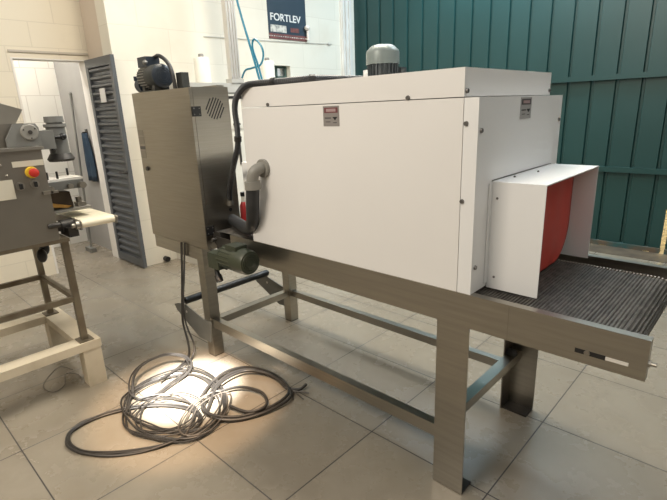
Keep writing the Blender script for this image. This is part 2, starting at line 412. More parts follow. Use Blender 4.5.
# belt: upper run, curl round the end roller, ribs across it
BY0, BY1, BZ = .05, .62, .856
m = MB(); RR = .047; cx0 = -.088
pth = [(-2.20, BZ)]
nx = 150
for i in range(nx + 1): pth.append((-2.20 + (cx0 + 2.20) * i / nx, BZ))
for i in range(1, 13):
    a = PI / 2 - PI * i / 12; pth.append((cx0 + RR * math.cos(a), BZ - RR + RR * math.sin(a)))
for i in range(1, nx + 1): pth.append((cx0 - (cx0 + 2.20) * i / nx, BZ - 2 * RR))
va = [m.bm.verts.new((x, BY0, z)) for x, z in pth[1:]]; vb = [m.bm.verts.new((x, BY1, z)) for x, z in pth[1:]]
for i in range(len(va) - 1): m.bm.faces.new((va[i], vb[i], vb[i + 1], va[i + 1]))
belt = m.build('conveyor_belt', M['belt'], ct)
m = MB(); e = MB(); e2 = MB()
step = .0118; n = int((cx0 + .75) / step)
spots = [(-.75 + i * step, BZ + .002) for i in range(n + 1)]
for i in range(1, 12):
    a = PI / 2 - i * step / RR
    if a < -PI / 2: break
    spots.append((cx0 + (RR + .002) * math.cos(a), BZ - RR + (RR + .002) * math.sin(a)))
for i, (x, z) in enumerate(spots):
    m.cyl((x, BY0, z), (x, BY1 - .004, z), .0036 if i % 4 else .0046, n=6)
    e.sphere((x, BY1 + .002, z + .001), .0052, n=8, k=5); e2.sphere((x, BY0 - .001, z + .001), .0045, n=8, k=5)
m.build('belt_rods', M['belt'], belt); e.build('belt_edge_links', M['belt_edge'], belt); e2.build('belt_edge_links', M['belt_edge'], belt)
m = MB(); m.lathe((cx0, .006, BZ - RR), (cx0, W - .006, BZ - RR), [(0, .012), (.05, .012), (.05, RR - .003), (.86, RR - .003), (.86, .012), (1, .012)]); m.build('end_roller', M['dark'], ct, smooth=True)
m = MB(); m.lathe((-2.2, .006, BZ - RR), (-2.2, W - .006, BZ - RR), [(0, .012), (.05, .012), (.05, RR - .003), (.86, RR - .003), (.86, .012), (1, .012)]); m.build('drive_roller', M['dark'], ct, smooth=True)
B(-2.388, -2.249, .275, W - .034, BZ - .006, BZ).build('infeed_tray', M['steel'], ct)
# support arm below the control cabinet
B(-2.915, XL, .0, .05, .656, .737).build('cabinet_arm', M['steel'], ct)
B(-2.915, XL, W - .05, W, .656, .737).build('cabinet_arm', M['steel'], ct)

# drive motor hung under the cabinet at the front rail
gm = thing('gear_motor', (-1.9, -.12, .66), 'olive green gear motor hung on the front rail beside the cabinet', 'motor')
MY, MZ = -.115, .803
m = MB()
m.lathe((-1.89, MY, MZ), (-1.675, MY, MZ), [(0, .052), (.03, .058), (.55, .058), (.55, .065), (.93, .065), (1, .058)], 32)
mb = m.build('motor_body', M['green_motor'], gm, smooth=True)
f = MB()
for i in range(18):
    a = 2 * PI * i / 18
    c, s_ = math.cos(a), math.sin(a)
    p0 = Vector((-1.89, MY + c * .055, MZ + s_ * .055)); f.prism([p0 + Vector((0, -s_ * .002, c * .002)), p0 + Vector((0, s_ * .002, -c * .002)), p0 + Vector((0, c * .008 + s_ * .001, s_ * .008 - c * .001)), p0 + Vector((0, c * .008 - s_ * .001, s_ * .008 + c * .001))], (.115, 0, 0))
f.build('cooling_fins', M['green_motor'], mb)
m = MB()
for rr in (.046, .036, .026): m.tube([(-1.674, MY + rr * math.cos(2 * PI * i / 32), MZ + rr * math.sin(2 * PI * i / 32)) for i in range(32)] + [(-1.674, MY + rr, MZ)], .0028, 6)
m.build('fan_grille', M['green_motor'], mb)
B(-1.83, -1.74, MY - .035, MY + .035, MZ + .05, MZ + .078).bevel(.006).build('terminal_box', M['green_motor'], gm)
m = B(-1.985, -1.888, MY - .05, MY + .055, MZ - .07, MZ + .015).bevel(.012, 3); gb = m.build('gearbox', M['green_motor'], gm)
m = MB(); m.lathe((-1.95, MY + .05, MZ - .01), (-1.95, -.001, MZ - .01), [(0, .045), (.5, .045), (.5, .03), (1, .03)]); m.build('output_flange', M['grey_dark'], gb, smooth=True)
m = MB(); m.tube(smooth_path([(-1.97, MY - .01, MZ - .07), (-1.965, MY - .015, MZ - .10), (-1.945, MY - .02, MZ - .135)]), .014, 12); m.cyl((-1.955, MY - .018, MZ - .12), (-1.935, MY - .022, MZ - .15), .02)
m.build('cable_gland', M['black'], gm, smooth=True)
m = MB(); m.prism([(-2.21, -.003, .755), (-1.90, -.003, .80), (-1.90, -.003, .74), (-1.98, -.003, .71), (-2.05, -.003, .66), (-2.10, -.003, .66)], (0, -.010, 0)); m.build('mounting_plate', M['dark'], gm)

# ------------------------------------------------------------------ heat tunnel (white)
ht = thing('heat_tunnel', (-1.2, .38, H), 'large white sheet metal heat tunnel housing on the steel conveyor table', 'oven')
YB, YE = .005, .761; ZC = H + .67; ZL = H + .763; X0, XS, XC = -1.792, -.603, -.549
SH = MB()                                                 # housing, open under both tunnel mouths
SH.box(X0, XS, YB, YE, H + .30 + .10, ZC); 
SH.box(X0, XS, YB, YB + .12, H - 0, H + .40); SH.box(X0, XS, YE - .06, YE, H, H + .40)
SH.build('housing', M['white'], ht)
B(X0 + .004, XS, YB + .0015, YE - .0015, ZC + .003, ZL).bevel(.004, 2).build('lid', M['white'], ht)
EC = MB(); EC.box(XS + .0025, XC, YB, YE, H + .392, ZC); EC.box(XS + .0025, XC, YB, YB + .12, H, H + .392); EC.box(XS + .0025, XC, YE - .06, YE, H, H + .392)
ec = EC.build('end_cover', M['white_end'], ht)
B(X0 - .02, X0 - .002, YB + .02, YE - .02, H + .392, ZC - .02).build('end_cover', M['white_end'], ht)
def hood(x0, x1, out):
    m = MB(); y0, y1 = .1255, .697; t = .004; z0, z1 = H - .006, H + .388
    m.box(x0, x1, y0, y0 + t, z0, z1); m.box(x0, x1, y1 - t, y1, z0, z1); m.box(x0, x1, y0 + t, y1 - t, z1 - t, z1)
    xf = x0 if out > 0 else x1 - .003
    m.box(xf, xf + .003, y0 - .022, y0, z0 + .02, z1 - .005); m.box(xf, xf + .003, y1, y1 + .022, z0 + .02, z1 - .005)
    return m.build('hood', M['white_end'], ht)
hd = hood(XC + .001, -.361, 1); hd2 = hood(X0 - .21, X0 - .021, -1)
m = MB()
for (x, y, z) in ((-.52, .25, H + .39), (-.50, .42, H + .39), (-.525, .125, H + .33), (-.52, .125, H + .04)):
    m = MB(); m.sphere((x, y, z), .0045); m.build('rivet', M['screw'], hd)
# red curtain hanging in the mouth, its foot swung inward
m = MB(); cols = 22; rows = 40; th = .004
grid = []
for i in range(rows + 1):
    z = H + .382 - .387 * i / rows; row = []
    q_ = min(1, max(0, (1.03 - z) / .163)); cr = .16 * (1 - math.sqrt(1 - q_ * q_))   # rounded lower corners
    for k_ in range(cols + 1):
        u = k_ / cols; y = .132 + cr + u * (.558 - 2 * cr)
        row.append(m.bm.verts.new((-.455 + .002 * math.sin(u * 21), y, z)))
    grid.append(row)
for i in range(rows):
    for k_ in range(cols): m.bm.faces.new((grid[i][k_], grid[i][k_ + 1], grid[i + 1][k_ + 1], grid[i + 1][k_]))
cur = m.build('curtain', M['red'], ht, smooth=True, label='red rubber curtain in the tunnel mouth')
cur.modifiers.new('thick', 'SOLIDIFY').thickness = .004
def screw(p, n, par):
    p = Vector(p); n = Vector(n)
    m = MB(); m.cyl(p, p + n * .006, .0085, .007, n=12); m.build('screw', M['screw'], par, smooth=True)
for p in ((-1.591, YB, 1.555), (-.819, YB, 1.5525), (-.591, YB, 1.463), (-.595, YB, 1.206)): screw(p, (0, -1, 0), ht)
screw((-.6, YB + .012, 1.565), (1, 0, 0), ht); screw((-.6, YE - .02, 1.565), (1, 0, 0), ht)
for p in ((XC, .026, 1.44), (XC, .735, 1.445), (XC, .03, .97)): screw(p, (1, 0, 0), ec)
# warning stickers: dark header panel, faint lines and a small triangle
def sticker(o, r, u, w_, h_, base, head, par):
    o, r, u = Vector(o), Vector(r), Vector(u); n = r.cross(u)
    def q(a0, a1, b0, b1, d0, d1): return MB().prism([o + r * a0 + u * b0 + n * d0, o + r * a1 + u * b0 + n * d0, o + r * a1 + u * b1 + n * d0, o + r * a0 + u * b1 + n * d0], n * (d1 - d0))
    s = q(0, w_, 0, h_, .0002, .0012).build('warning_sticker', base, par)
    q(.08 * w_, .92 * w_, .66 * h_, .92 * h_, .0012, .0018).build('header', head, s)
    q(.2 * w_, .8 * w_, .72 * h_, .86 * h_, .0018, .0022).build('header_line', M['stk_line'], s)
    l = q(.1 * w_, .5 * w_, .38 * h_, .44 * h_, .0012, .0016); l.build('text_line', M['stk_dark'], s)
    q(.15 * w_, .45 * w_, .2 * h_, .24 * h_, .0012, .0016).build('text_line', M['stk_dark'], s)
    q(.62 * w_, .85 * w_, .16 * h_, .2 * h_, .0012, .0016).build('text_line', M['stk_dark'], s)
    t = MB().prism([o + r * .58 * w_ + u * .46 * h_ + n * .0012, o + r * .90 * w_ + u * .46 * h_ + n * .0012, o + r * .74 * w_ + u * .29 * h_ + n * .0012], n * .0006); t.build('warning_symbol', M['blackp'], s)
sticker((-1.238, YB, 1.457), (1, 0, 0), (0, 0, 1), .089, .080, M['stk_grey'], M['stk_red'], ht)
sticker((XC, .326, 1.463), (0, 1, 0), (0, 0, 1), .099, .076, M['stk_silver'], M['stk_dark'], ec)
# fan motor on the lid
fx, fy = -1.215, .38
m = MB(); m.lathe((fx, fy, ZL), (fx, fy, ZL + .075), [(0, .072), (.2, .072), (.2, .063), (1, .063)], 32)
fm = m.build('fan_motor', M['grey_dark'], ht, smooth=True)
m = MB()
for i in range(24):
    a = 2 * PI * i / 24; c, s_ = math.cos(a), math.sin(a)
    p0 = Vector((fx + c * .061, fy + s_ * .061, ZL + .014))
    m.prism([p0 + Vector((-s_ * .002, c * .002, 0)), p0 + Vector((s_ * .002, -c * .002, 0)), p0 + Vector((c * .010 + s_ * .002, s_ * .010 - c * .002, 0)), p0 + Vector((c * .010 - s_ * .002, s_ * .010 + c * .002, 0))], (0, 0, .058))
m.build('cooling_fins', M['grey_dark'], fm)
m = MB(); m.lathe((fx, fy, ZL + .072), (fx, fy, ZL + .152), [(0, .075), (.60, .075), (.72, .072), (.97, .050), (1, .044)], 40); m.build('fan_cowl', M['grey_motor'], fm, smooth=True)
B(fx - .005, fx + .05, fy + .070, fy + .115, ZL + .012, ZL + .06).build('terminal_box', M['grey_dark'], fm)
B(fx - .060, fx - .036, fy - .066, fy - .058, ZL + .01, ZL + .05).build('name_plate', M['sign_white'], fm)
# elbow on the tunnel's front side
m = MB(); m.tube(smooth_path([(-1.655, YB + .002, 1.262), (-1.655, -.03, 1.262), (-1.665, -.052, 1.245), (-1.672, -.058, 1.215), (-1.675, -.058, 1.18)], 5), .029, 20)
m.lathe((-1.655, YB, 1.262), (-1.655, YB - .016, 1.262), [(0, .044), (1, .044)]); m.lathe((-1.675, -.058, 1.205), (-1.675, -.058, 1.165), [(0, .039), (1, .039)])
m.build('elbow_fitting', M['elbow'], ht, smooth=True)

# ------------------------------------------------------------------ control cabinet
cc = thing('control_cabinet', (-2.6, .13, .737), 'brushed stainless control cabinet at the left end of the conveyor table', 'cabinet')
CX0, CX1, CY1, CZ0, CZ1 = -2.94, -2.25, .255, .737, 1.67
B(CX0 + .003, CX1, .022, CY1, CZ0, CZ1).bevel(.003).build('body', M['steel_cab'], cc)
dr = B(CX0, CX1 - .0, .0, .0195, CZ0 + .002, CZ1 - .003).bevel(.003).build('door', M['steel_cab'], cc)
for z0, z1, c in ((1.405, 1.441, 'stk_grey'), (1.35, 1.40, 'stk_grey'), (1.318, 1.338, 'stk_dark'), (1.26, 1.312, 'stk_grey')):
    B(-2.93, -2.862, -.0012, 0, z0, z1).build('sticker', M['steel_dull'] if c == 'stk_grey' else M['stk_dark'], dr)
m = MB(); m.cyl((-2.868, 0, 1.194), (-2.868, -.01, 1.194), .014); m.build('lock', M['dark'], dr, smooth=True)
for z in (1.54, .855):
    h = B(CX1, CX1 + .007, .003, .058, z - .027, z + .027).bevel(.003).build('hinge', M['blackp'], cc)
    for y in (.014, .047):
        for zz in (z - .016, z + .016): MB().sphere((CX1 + .007, y, zz), .0035).build('hinge_screw', M['screw'], h)
v = MB()                                                   # slanted ventilation slots inside a round field
cy, cz, R_ = .155, 1.553, .062
for i in range(7):
    o_ = -.05 + i * .1 / 6
    dx, dz = .5, .866                                      # slot direction
    nx_, nz_ = .866, -.5
    L = math.sqrt(max(0, R_ ** 2 - o_ ** 2)) * .96
    c0 = Vector((CX1, cy + nx_ * o_, cz + nz_ * o_)); dv = Vector((0, dx, dz)); nv = Vector((0, nx_, nz_)) * .0035
    v.prism([c0 - dv * L - nv, c0 + dv * L - nv, c0 + dv * L + nv, c0 - dv * L + nv], (.0012, 0, 0))
v.build('vent_slots', M['blackp'], cc)
m = MB(); m.cyl((CX1 - .001, .19, .955), (CX1 + .002, .19, .955), .011); m.build('cable_hole', M['blackp'], cc)
m = MB(); m.lathe((CX1 + .018, .18, .985), (CX1 + .018, .18, 1.03), [(0, .02), (.5, .02), (.5, .016), (1, .016)]); m.cyl((CX1, .18, .995), (CX1 + .03, .18, .995), .014)
m.build('hose_fitting', M['steel_dull'], cc, smooth=True)
B(CX0 + .2, CX1 - .03, .20, CY1 - .005, CZ1, CZ1 + .012).build('top_flange', M['steel'], cc)

# hoses between cabinet and tunnel
hs = [(-2.232, .18, 1.02), (-2.18, .15, 1.09), (-2.08, .10, 1.17), (-1.94, .035, 1.275), (-1.855, .005, 1.36), (-1.835, -.002, 1.45), (-1.832, -.008, 1.54), (-1.80, -.012, 1.60), (-1.735, -.005, 1.645), (-1.66, .02, ZL + .016), (-1.5, .04, ZL + .015), (-1.36, .06, ZL + .015), (-1.33, .18, ZL + .015), (-1.315, .32, ZL + .015), (-1.30, .44, ZL + .017), (-1.262, .455, ZL + .028)]
P_ = smooth_path(hs, 26)
m = MB(); m.tube(P_, .0145, 12, ribs=.07)
o = tag(m.build('corrugated_hose', M['hose'], smooth=False), 'thin black corrugated hose from cabinet side over the tunnel lid', 'hose')
for q in ((-1.845, .0, 1.40), (-1.57, .03, ZL + .016), (-1.35, .063, ZL + .016)):
    i = min(range(len(P_)), key=lambda i: (P_[i] - Vector(q)).length); t = (P_[i + 1] - P_[i - 1]).normalized()
    m = MB(); m.lathe(P_[i] - t * .012, P_[i] + t * .012, [(0, .019), (1, .019)], 14); m.build('hose_clip', M['black'], o)
bh = [(-1.675, -.058, 1.18), (-1.688, -.056, 1.12), (-1.712, -.045, 1.05), (-1.755, -.018, .985), (-1.83, .025, .935), (-1.94, .075, .905), (-2.08, .135, .895), (-2.2485, .195, .893)]
m = MB(); m.tube(smooth_path(bh, 16), .033, 18, ribs=.02)
tag(m.build('flexible_duct', M['hose'], smooth=True), 'thick dark grey flexible hose from tunnel elbow into cabinet', 'hose')
# ------------------------------------------------------------------ pump on the cabinet
pp = thing('vacuum_pump', (-2.72, .12, CZ1), 'dusty black blower pump standing on top of the stainless control cabinet', 'pump')
py, pz = .11, 1.785
m = MB(); m.lathe((-2.86, py, pz), (-2.60, py, pz), [(0, .078), (.02, .086), (.45, .086), (.45, .09), (.93, .09), (1, .076)], 36)
b1 = m.build('motor_body', M['dusty_black'], pp, smooth=True)
m = MB()
for i in range(26):
    a = 2 * PI * i / 26; c, s_ = math.cos(a), math.sin(a); p0 = Vector((-2.85, py + c * .084, pz + s_ * .084))
    m.prism([p0 + Vector((0, -s_ * .002, c * .002)), p0 + Vector((0, s_ * .002, -c * .002)), p0 + Vector((0, c * .009 + s_ * .002, s_ * .009 - c * .002)), p0 + Vector((0, c * .009 - s_ * .002, s_ * .009 + c * .002))], (.11, 0, 0))
m.build('cooling_fins', M['elbow'], b1)
m = MB(); m.lathe((-2.615, py, pz), (-2.592, py, pz), [(0, .088), (.5, .086), (1, .07)], 36)
for rr in (.06, .045, .03): m.tube([(-2.592, py + rr * math.cos(2 * PI * i / 36), pz + rr * math.sin(2 * PI * i / 36)) for i in range(37)], .003, 6)
m.build('fan_cover', M['blue_black'], pp, smooth=True)
m = MB(); m.lathe((-2.95, py - .02, pz - .055), (-2.86, py - .02, pz - .055), [(0, .035), (.2, .058), (1, .058)], 24); m.cyl((-2.93, py - .06, pz - .02), (-2.93, py - .06, pz + .015), .016)
m.build('pump_head', M['blue_black'], pp, smooth=True)
B(-2.86, -2.72, py - .06, py + .05, pz + .075, pz + .15).bevel(.012, 3).build('terminal_box', M['blue_black'], pp)
m = MB(); m.sphere((-2.735, py - .06, pz + .105), .02); m.build('gland', M['grey_mid'], pp, smooth=True)
m = MB(); m.tube(smooth_path([(-2.78, py + .03, pz + .14), (-2.66, py + .02, pz + .15), (-2.56, py + .03, pz + .09), (-2.51, py + .03, pz + .0), (-2.50, py + .03, pz - .10)], 8), .015, 12)
m.build('outlet_hose', M['black'], pp, smooth=True)
B(-2.52, -2.44, py + .06, py + .12, CZ1 + .012, CZ1 + .13).bevel(.006).build('capacitor_box', M['dusty_black'], pp)
m = MB(); m.box(-2.86, -2.62, py - .07, py + .07, CZ1, CZ1 + .012); m.box(-2.84, -2.80, py - .06, py + .06, CZ1 + .012, CZ1 + .05); m.box(-2.68, -2.64, py - .06, py + .06, CZ1 + .012, CZ1 + .05)
m.build('mounting_foot', M['dusty_black'], pp)

for o in pp.children_recursive:                            # the pump is small: about a quarter metre long
    for v_ in o.data.vertices: v_.co = Vector(((v_.co.x + .12) * .82 - .19 + .0, (v_.co.y) * .82, v_.co.z * .80))

# ------------------------------------------------------------------ tall cupboard at the wall and what stands on it
cb = thing('storage_cupboard', (-4.27, 1.95, 0), 'tall cream cupboard against the block wall behind the machine', 'cupboard')
B(-4.54, -4.0, .98, 2.9, 0, 1.72).build('body', M['cupboard'], cb)
B(-4.54, -3.985, .96, 2.92, 1.72, 1.81).bevel(.004).build('top_panel', M['cupboard_grey'], cb)
for y0, y1 in ((.99, 1.62), (1.63, 2.26), (2.27, 2.89)):
    dd = B(-4.0, -3.985, y0, y1, 1.365, 1.66).build('door', M['cupboard'], cb); B(-3.985, -3.972, y1 - .12, y1 - .04, 1.40, 1.42).build('handle', M['dark'], dd)
    dd = B(-4.0, -3.985, y0, y1, .05, 1.315).build('door', M['cupboard'], cb); B(-3.985, -3.972, y1 - .08, y1 - .06, 1.0, 1.2).build('handle', M['dark'], dd)
B(-4.0, -3.98, .98, 2.9, 1.66, 1.685).build('trim_strip', M['dark'], cb)
def jug(y, label):
    m = MB(); m.lathe((-4.13, y, 1.81), (-4.13, y, 2.055), [(0, .070), (.02, .077), (.93, .077), (.98, .070), (1, .03)], 28)
    o = m.build('plastic_canister', M['bottle'], smooth=True); tag(o, label, 'canister', 'white canisters on the cupboard')
    m = MB(); m.lathe((-4.13, y, 2.05), (-4.13, y, 2.085), [(0, .026), (.8, .026), (1, .02)], 16); m.build('cap', M['cap'], o, smooth=True)
jug(1.30, 'white plastic canister with grey cap, the one left of the aluminium profile')
jug(2.125, 'white plastic canister with grey cap, the one beside the small window')
m = MB(); y0 = 1.60; t = .054
m.box(-4.06, -4.0, y0 - t, y0 + t, 1.81, 4.0)
for yy in (-.05, -.018, .014, .042): m.box(-4.0, -3.988, y0 + yy - .007, y0 + yy + .007, 1.86, 4.0)
m = m.build('aluminium_column', M['alu'])
tag(m, 'pale grooved aluminium column rising from the cupboard top', 'column')
B(-4.075, -3.975, y0 - .075, y0 + .075, 1.81, 1.85).build('foot_bracket', M['cupboard_grey'], m)
# blue air tubes coming down to the lid
m = MB()
m.tube(smooth_path([(-2.04, .15, 2.42), (-1.949, .15, 2.065), (-1.873, .15, 1.845), (-1.846, .15, 1.766), (-1.815, .15, 1.675), (-1.78, .15, ZL + .018), (-1.74, .15, ZL + .012)], 8), .0058, 8)
tag(m.build('air_tube', M['blue_hose'], smooth=True), 'long straight blue air tube hanging down to the tunnel lid', 'tube', None)
m = MB()
m.tube(smooth_path([(-1.77, .15, ZL + .008), (-1.80, .158, 1.66), (-1.838, .162, 1.755), (-1.868, .162, 1.83), (-1.862, .162, 1.868), (-1.835, .162, 1.868), (-1.80, .165, 1.83), (-1.797, .168, 1.79), (-1.83, .172, 1.752), (-1.90, .17, 1.742), (-1.955, .17, 1.735), (-1.99, .17, 1.70)], 8), .005, 8)
tag(m.build('air_tube', M['blue_hose'], smooth=True), 'looped blue air tube curling beside the straight one on the lid', 'tube', None)

# poster with lettering
ps = thing('wall_poster', (XW, 2.8, 2.36), 'navy poster with white block lettering high on the white wall', 'poster')
B(XW, XW + .006, 2.530, 3.150, 2.36, 2.95).build('sheet', M['sign_blue'], ps)
tb, tw = text_bm('FORTLEV', .112, (XW + .007, 2.545, 2.565), (0, 1, 0), (0, 0, 1), .001, .0018)
sc = .50 / tw
for v_ in tb.bm.verts: v_.co.y = 2.56 + (v_.co.y - 2.545) * sc
tb.build('lettering', M['sign_white'], ps)
B(XW + .006, XW + .009, 2.560, 2.810, 2.435, 2.515).build('text_panel', M['sign_cream'], ps)
B(XW + .006, XW + .009, 2.880, 3.020, 2.45, 2.50).build('picture', M['sign_red'], ps)
br = B(XW + .006, XW + .010, 2.530, 3.150, 2.36, 2.42).build('brick_border', M['sign_red'], ps)
m = MB()
for i in range(17): m.box(XW + .010, XW + .011, 2.525 + i * .0365, 2.547 + i * .0365, 2.386, 2.396)
m.build('pattern', M['sign_cream'], br)
m = MB(); m.cyl((XW + .045, 3.14, 2.37), (XW + .045, 3.14, 2.50), .018); m.sphere((XW + .045, 3.13, 2.515), .034); m.box(XW, XW + .045, 3.13, 3.15, 2.38, 2.40)
tag(m.build('pipe_outlet', M['trim'], smooth=True), 'short white pipe outlet at the right edge of the navy poster', 'pipe')
m = MB(); m.tube([(XW + .012, 1.62, 2.315), (XW + .012, 2.3, 2.325), (XW + .012, 3.2, 2.345), (XW + .012, 3.61, 2.36)], .0035, 8); m.sphere((XW + .012, 3.55, 2.357), .018)
tag(m.build('wall_wire', M['cupboard_grey']), 'thin wire running along the wall below the poster', 'wire')

# red bottle seen between cabinet and tunnel
rb = thing('spray_bottle', (-2.33, .325, BZ + .002), 'small red bottle with black cap between the cabinet and tunnel', 'bottle')
m = MB(); m.lathe((-2.26, .30, BZ + .002), (-2.26, .30, BZ + .13), [(0, .024), (.03, .028), (.8, .028), (1, .015)], 20); m.build('body', M['bottle_red'], rb, smooth=True)
m = MB(); m.cyl((-2.26, .30, BZ + .128), (-2.26, .30, BZ + .165), .014); m.build('neck', M['bottle'], rb, smooth=True)
m = MB(); m.cyl((-2.26, .30, BZ + .165), (-2.26, .30, BZ + .19), .017); m.build('cap', M['blackp'], rb, smooth=True)
rb.location = (-2.26, .30, BZ + .002)
for c_ in rb.children:
    for v_ in c_.data.vertices: v_.co += Vector((-2.33 + 2.26, .325 - .30, 0))

# ------------------------------------------------------------------ cables on the floor
def coil(ctrl, turns, r, jit, z0=.0, lift=None, n=8, k=5, rnd=1):
    """loose coil: the same loop laid several times with a little scatter, one strand over the other"""
    R_ = random.Random(rnd); path = []
    for t in range(turns):
        ox, oy, s = R_.uniform(-jit, jit), R_.uniform(-jit, jit), 1 + R_.uniform(-jit, jit) * .9
        cx = sum(p[0] for p in ctrl) / len(ctrl); cy_ = sum(p[1] for p in ctrl) / len(ctrl)
        for i, (x, y) in enumerate(ctrl):
            zz = z0 + r + R_.uniform(0, 1.6) * r + (lift(x, y) if lift else 0)
            path.append((cx + (x - cx) * s + ox + R_.uniform(-.004, .004), cy_ + (y - cy_) * s + oy + R_.uniform(-.004, .004), zz))
    return smooth_path(path, k)
LA = [(-1.99 + .648 * .325 * math.cos(2 * PI * i / 14) - .761 * .19 * math.sin(2 * PI * i / 14), -.68 + .761 * .325 * math.cos(2 * PI * i / 14) + .648 * .19 * math.sin(2 * PI * i / 14)) for i in range(14)]
LB = [(-2.28, -.57), (-2.40, -.50), (-2.46, -.39), (-2.46, -.27), (-2.39, -.19), (-2.31, -.18), (-2.25, -.24), (-2.22, -.36), (-2.19, -.47), (-2.21, -.55)]
LC = [(-2.23, -.63), (-2.32, -.55), (-2.34, -.4), (-2.28, -.24), (-2.11, -.19), (-1.91, -.23), (-1.76, -.32), (-1.7, -.44), (-1.73, -.56), (-1.89, -.66), (-2.04, -.69)]
LD_ = [(-1.92, -.34), (-2.0, -.23), (-2.04, -.09), (-1.98, .03), (-1.82, .07), (-1.67, .05), (-1.57, -.02), (-1.57, -.16), (-1.63, -.3), (-1.72, -.39), (-1.83, -.39)]
LE = [(-1.92, -.24), (-1.86, -.14), (-1.75, -.09), (-1.65, -.12), (-1.6, -.18), (-1.65, -.25), (-1.77, -.28)]
LF = [(-2.1, -.64), (-2.15, -.53), (-2.08, -.42), (-1.94, -.38), (-1.81, -.43), (-1.78, -.53), (-1.84, -.63), (-1.95, -.67)]
LG = [(-1.79, -.54), (-1.91, -.4), (-1.93, -.26), (-1.88, -.22), (-1.76, -.32), (-1.69, -.47), (-1.71, -.54)]
m = MB(); m.tube(coil(LA, 4, .006, .018, rnd=3), .0058, 8)
tag(m.build('cable_coil', M['cable'], smooth=True), 'black cable coil, the loop nearest the camera and the white base', 'cable', None)
m = MB(); m.tube(coil(LB, 4, .005, .010, z0=.0, lift=lambda x, y: max(0, min(.09, (-2.2 - x) * .28)), rnd=5), .0048, 8)
tag(m.build('cable_coil', M['cable'], smooth=True), 'raised round cable coil below the cabinet, farthest back in the pile', 'cable', None)
m = MB(); m.tube(coil(LC, 5, .0055, .032, z0=.006, rnd=8), .0052, 8)
m.tube(coil(LF, 4, .005, .05, z0=.010, rnd=9), .0042, 8)
tag(m.build('cable_coil', M['cable'], smooth=True), 'tangled black cable coil lying in the bright patch of light', 'cable', None)
m = MB(); m.tube(coil(LG, 3, .005, .028, z0=.014, rnd=11), .0042, 8)
tag(m.build('cable_coil', M['cable_thin'], smooth=True), 'narrow upright-looking loop of thin cable across the middle of the pile', 'cable', None)
m = MB(); pth = coil(LD_, 2, .0085, .035, z0=.004, rnd=14)
pth = pth + smooth_path([pth[-1], (-1.97, -.2, .03), (-1.98, -.02, .03), (-1.86, .06, .025), (-1.75, .065, .018), (-1.67, .05, .012), (-1.60, .085, .012), (-1.585, .13, .03)], 6)[1:]
m.tube(pth, .0085, 8)
o = tag(m.build('cable_coil', M['cable'], smooth=True), 'thick black cable in wide loops at the right end, wire ends fanned', 'cable', None)
m = MB()
for q in ((-1.52, .04, .006), (-1.535, .10, .008), (-1.56, .0, .006)): m.tube(smooth_path([(-1.68, .045, .014), (-1.62, .05, .014), q], 5), .0035, 6)
m.build('wire_end', M['cable_thin'], o)
m = MB(); m.tube(coil(LE, 1, .0085, .012, z0=.010, rnd=17), .0085, 8)
tag(m.build('cable_coil', M['cable'], smooth=True), 'small inner loop of thick black cable inside the right hand loops', 'cable', None)
# cables dropping from the cabinet
def drop(dx, label, r):
    m = MB(); m.tube(smooth_path([(-2.535 + dx, -.012, .745), (-2.57 + dx * .7, -.016, .55), (-2.60 + dx * .4, -.03, .32), (-2.60 + dx, -.045, .18), (-2.52 + dx * 2, -.07, .07), (-2.44 + dx, -.12, .016), (-2.35, -.24 + dx, .02), (-2.28, -.40, .035)], 8), r, 8)
    tag(m.build('power_cable', M['cable'], smooth=True), label, 'cable', None)
drop(0, 'left black cable hanging from under the control cabinet to the pile', .0075)
drop(.04, 'right black cable hanging from under the control cabinet to the pile', .006)
m = MB(); m.tube(smooth_path([(-2.88, -.68, .004), (-2.99, -.72, .004), (-2.95, -.78, .004), (-2.82, -.87, .004), (-2.70, -.85, .004), (-2.73, -.78, .004), (-2.86, -.73, .006), (-2.79, -.68, .006), (-2.72, -.69, .004)], 7), .0016, 6)
tag(m.build('loose_wire', M['cable_thin'], smooth=True), 'thin loose wire curled on the floor under the cream base', 'wire')
m = MB(); m.cyl((-4.49, .845, .035), (-4.548, .845, .035), .028, n=16); 
tag(m.build('pipe_stub', M['blackp'], smooth=True), 'black pipe stub at the foot of the block wall', 'pipe')

# ------------------------------------------------------------------ left machine on its base
ba = thing('machine_base', (-2.95, -1.0, 0), 'worn cream painted steel base frame under the left machine', 'base')
BT = .283
m = B(-2.685, -2.585, -1.75, -.578, BT - .05, BT).bevel(.004); m.build('side_beam', M['base_paint'], ba)
m = B(-3.31, -3.21, -1.75, -.578, BT - .05, BT).bevel(.004); m.build('side_beam', M['base_paint'], ba)
m = B(-3.21, -2.685, -.69, -.578, BT - .05, BT - .001).bevel(.004); m.build('cross_beam', M['base_paint'], ba)
m = B(-3.21, -2.685, -1.75, -1.64, BT - .05, BT - .001).bevel(.004); m.build('cross_beam', M['base_paint'], ba)
for x0, y0 in ((-2.68, -.683), (-3.305, -.683), (-2.68, -1.74), (-3.305, -1.74)):
    B(x0, x0 + .09, y0, y0 + .10, 0, BT - .05).bevel(.003).build('leg', M['base_paint'], ba)

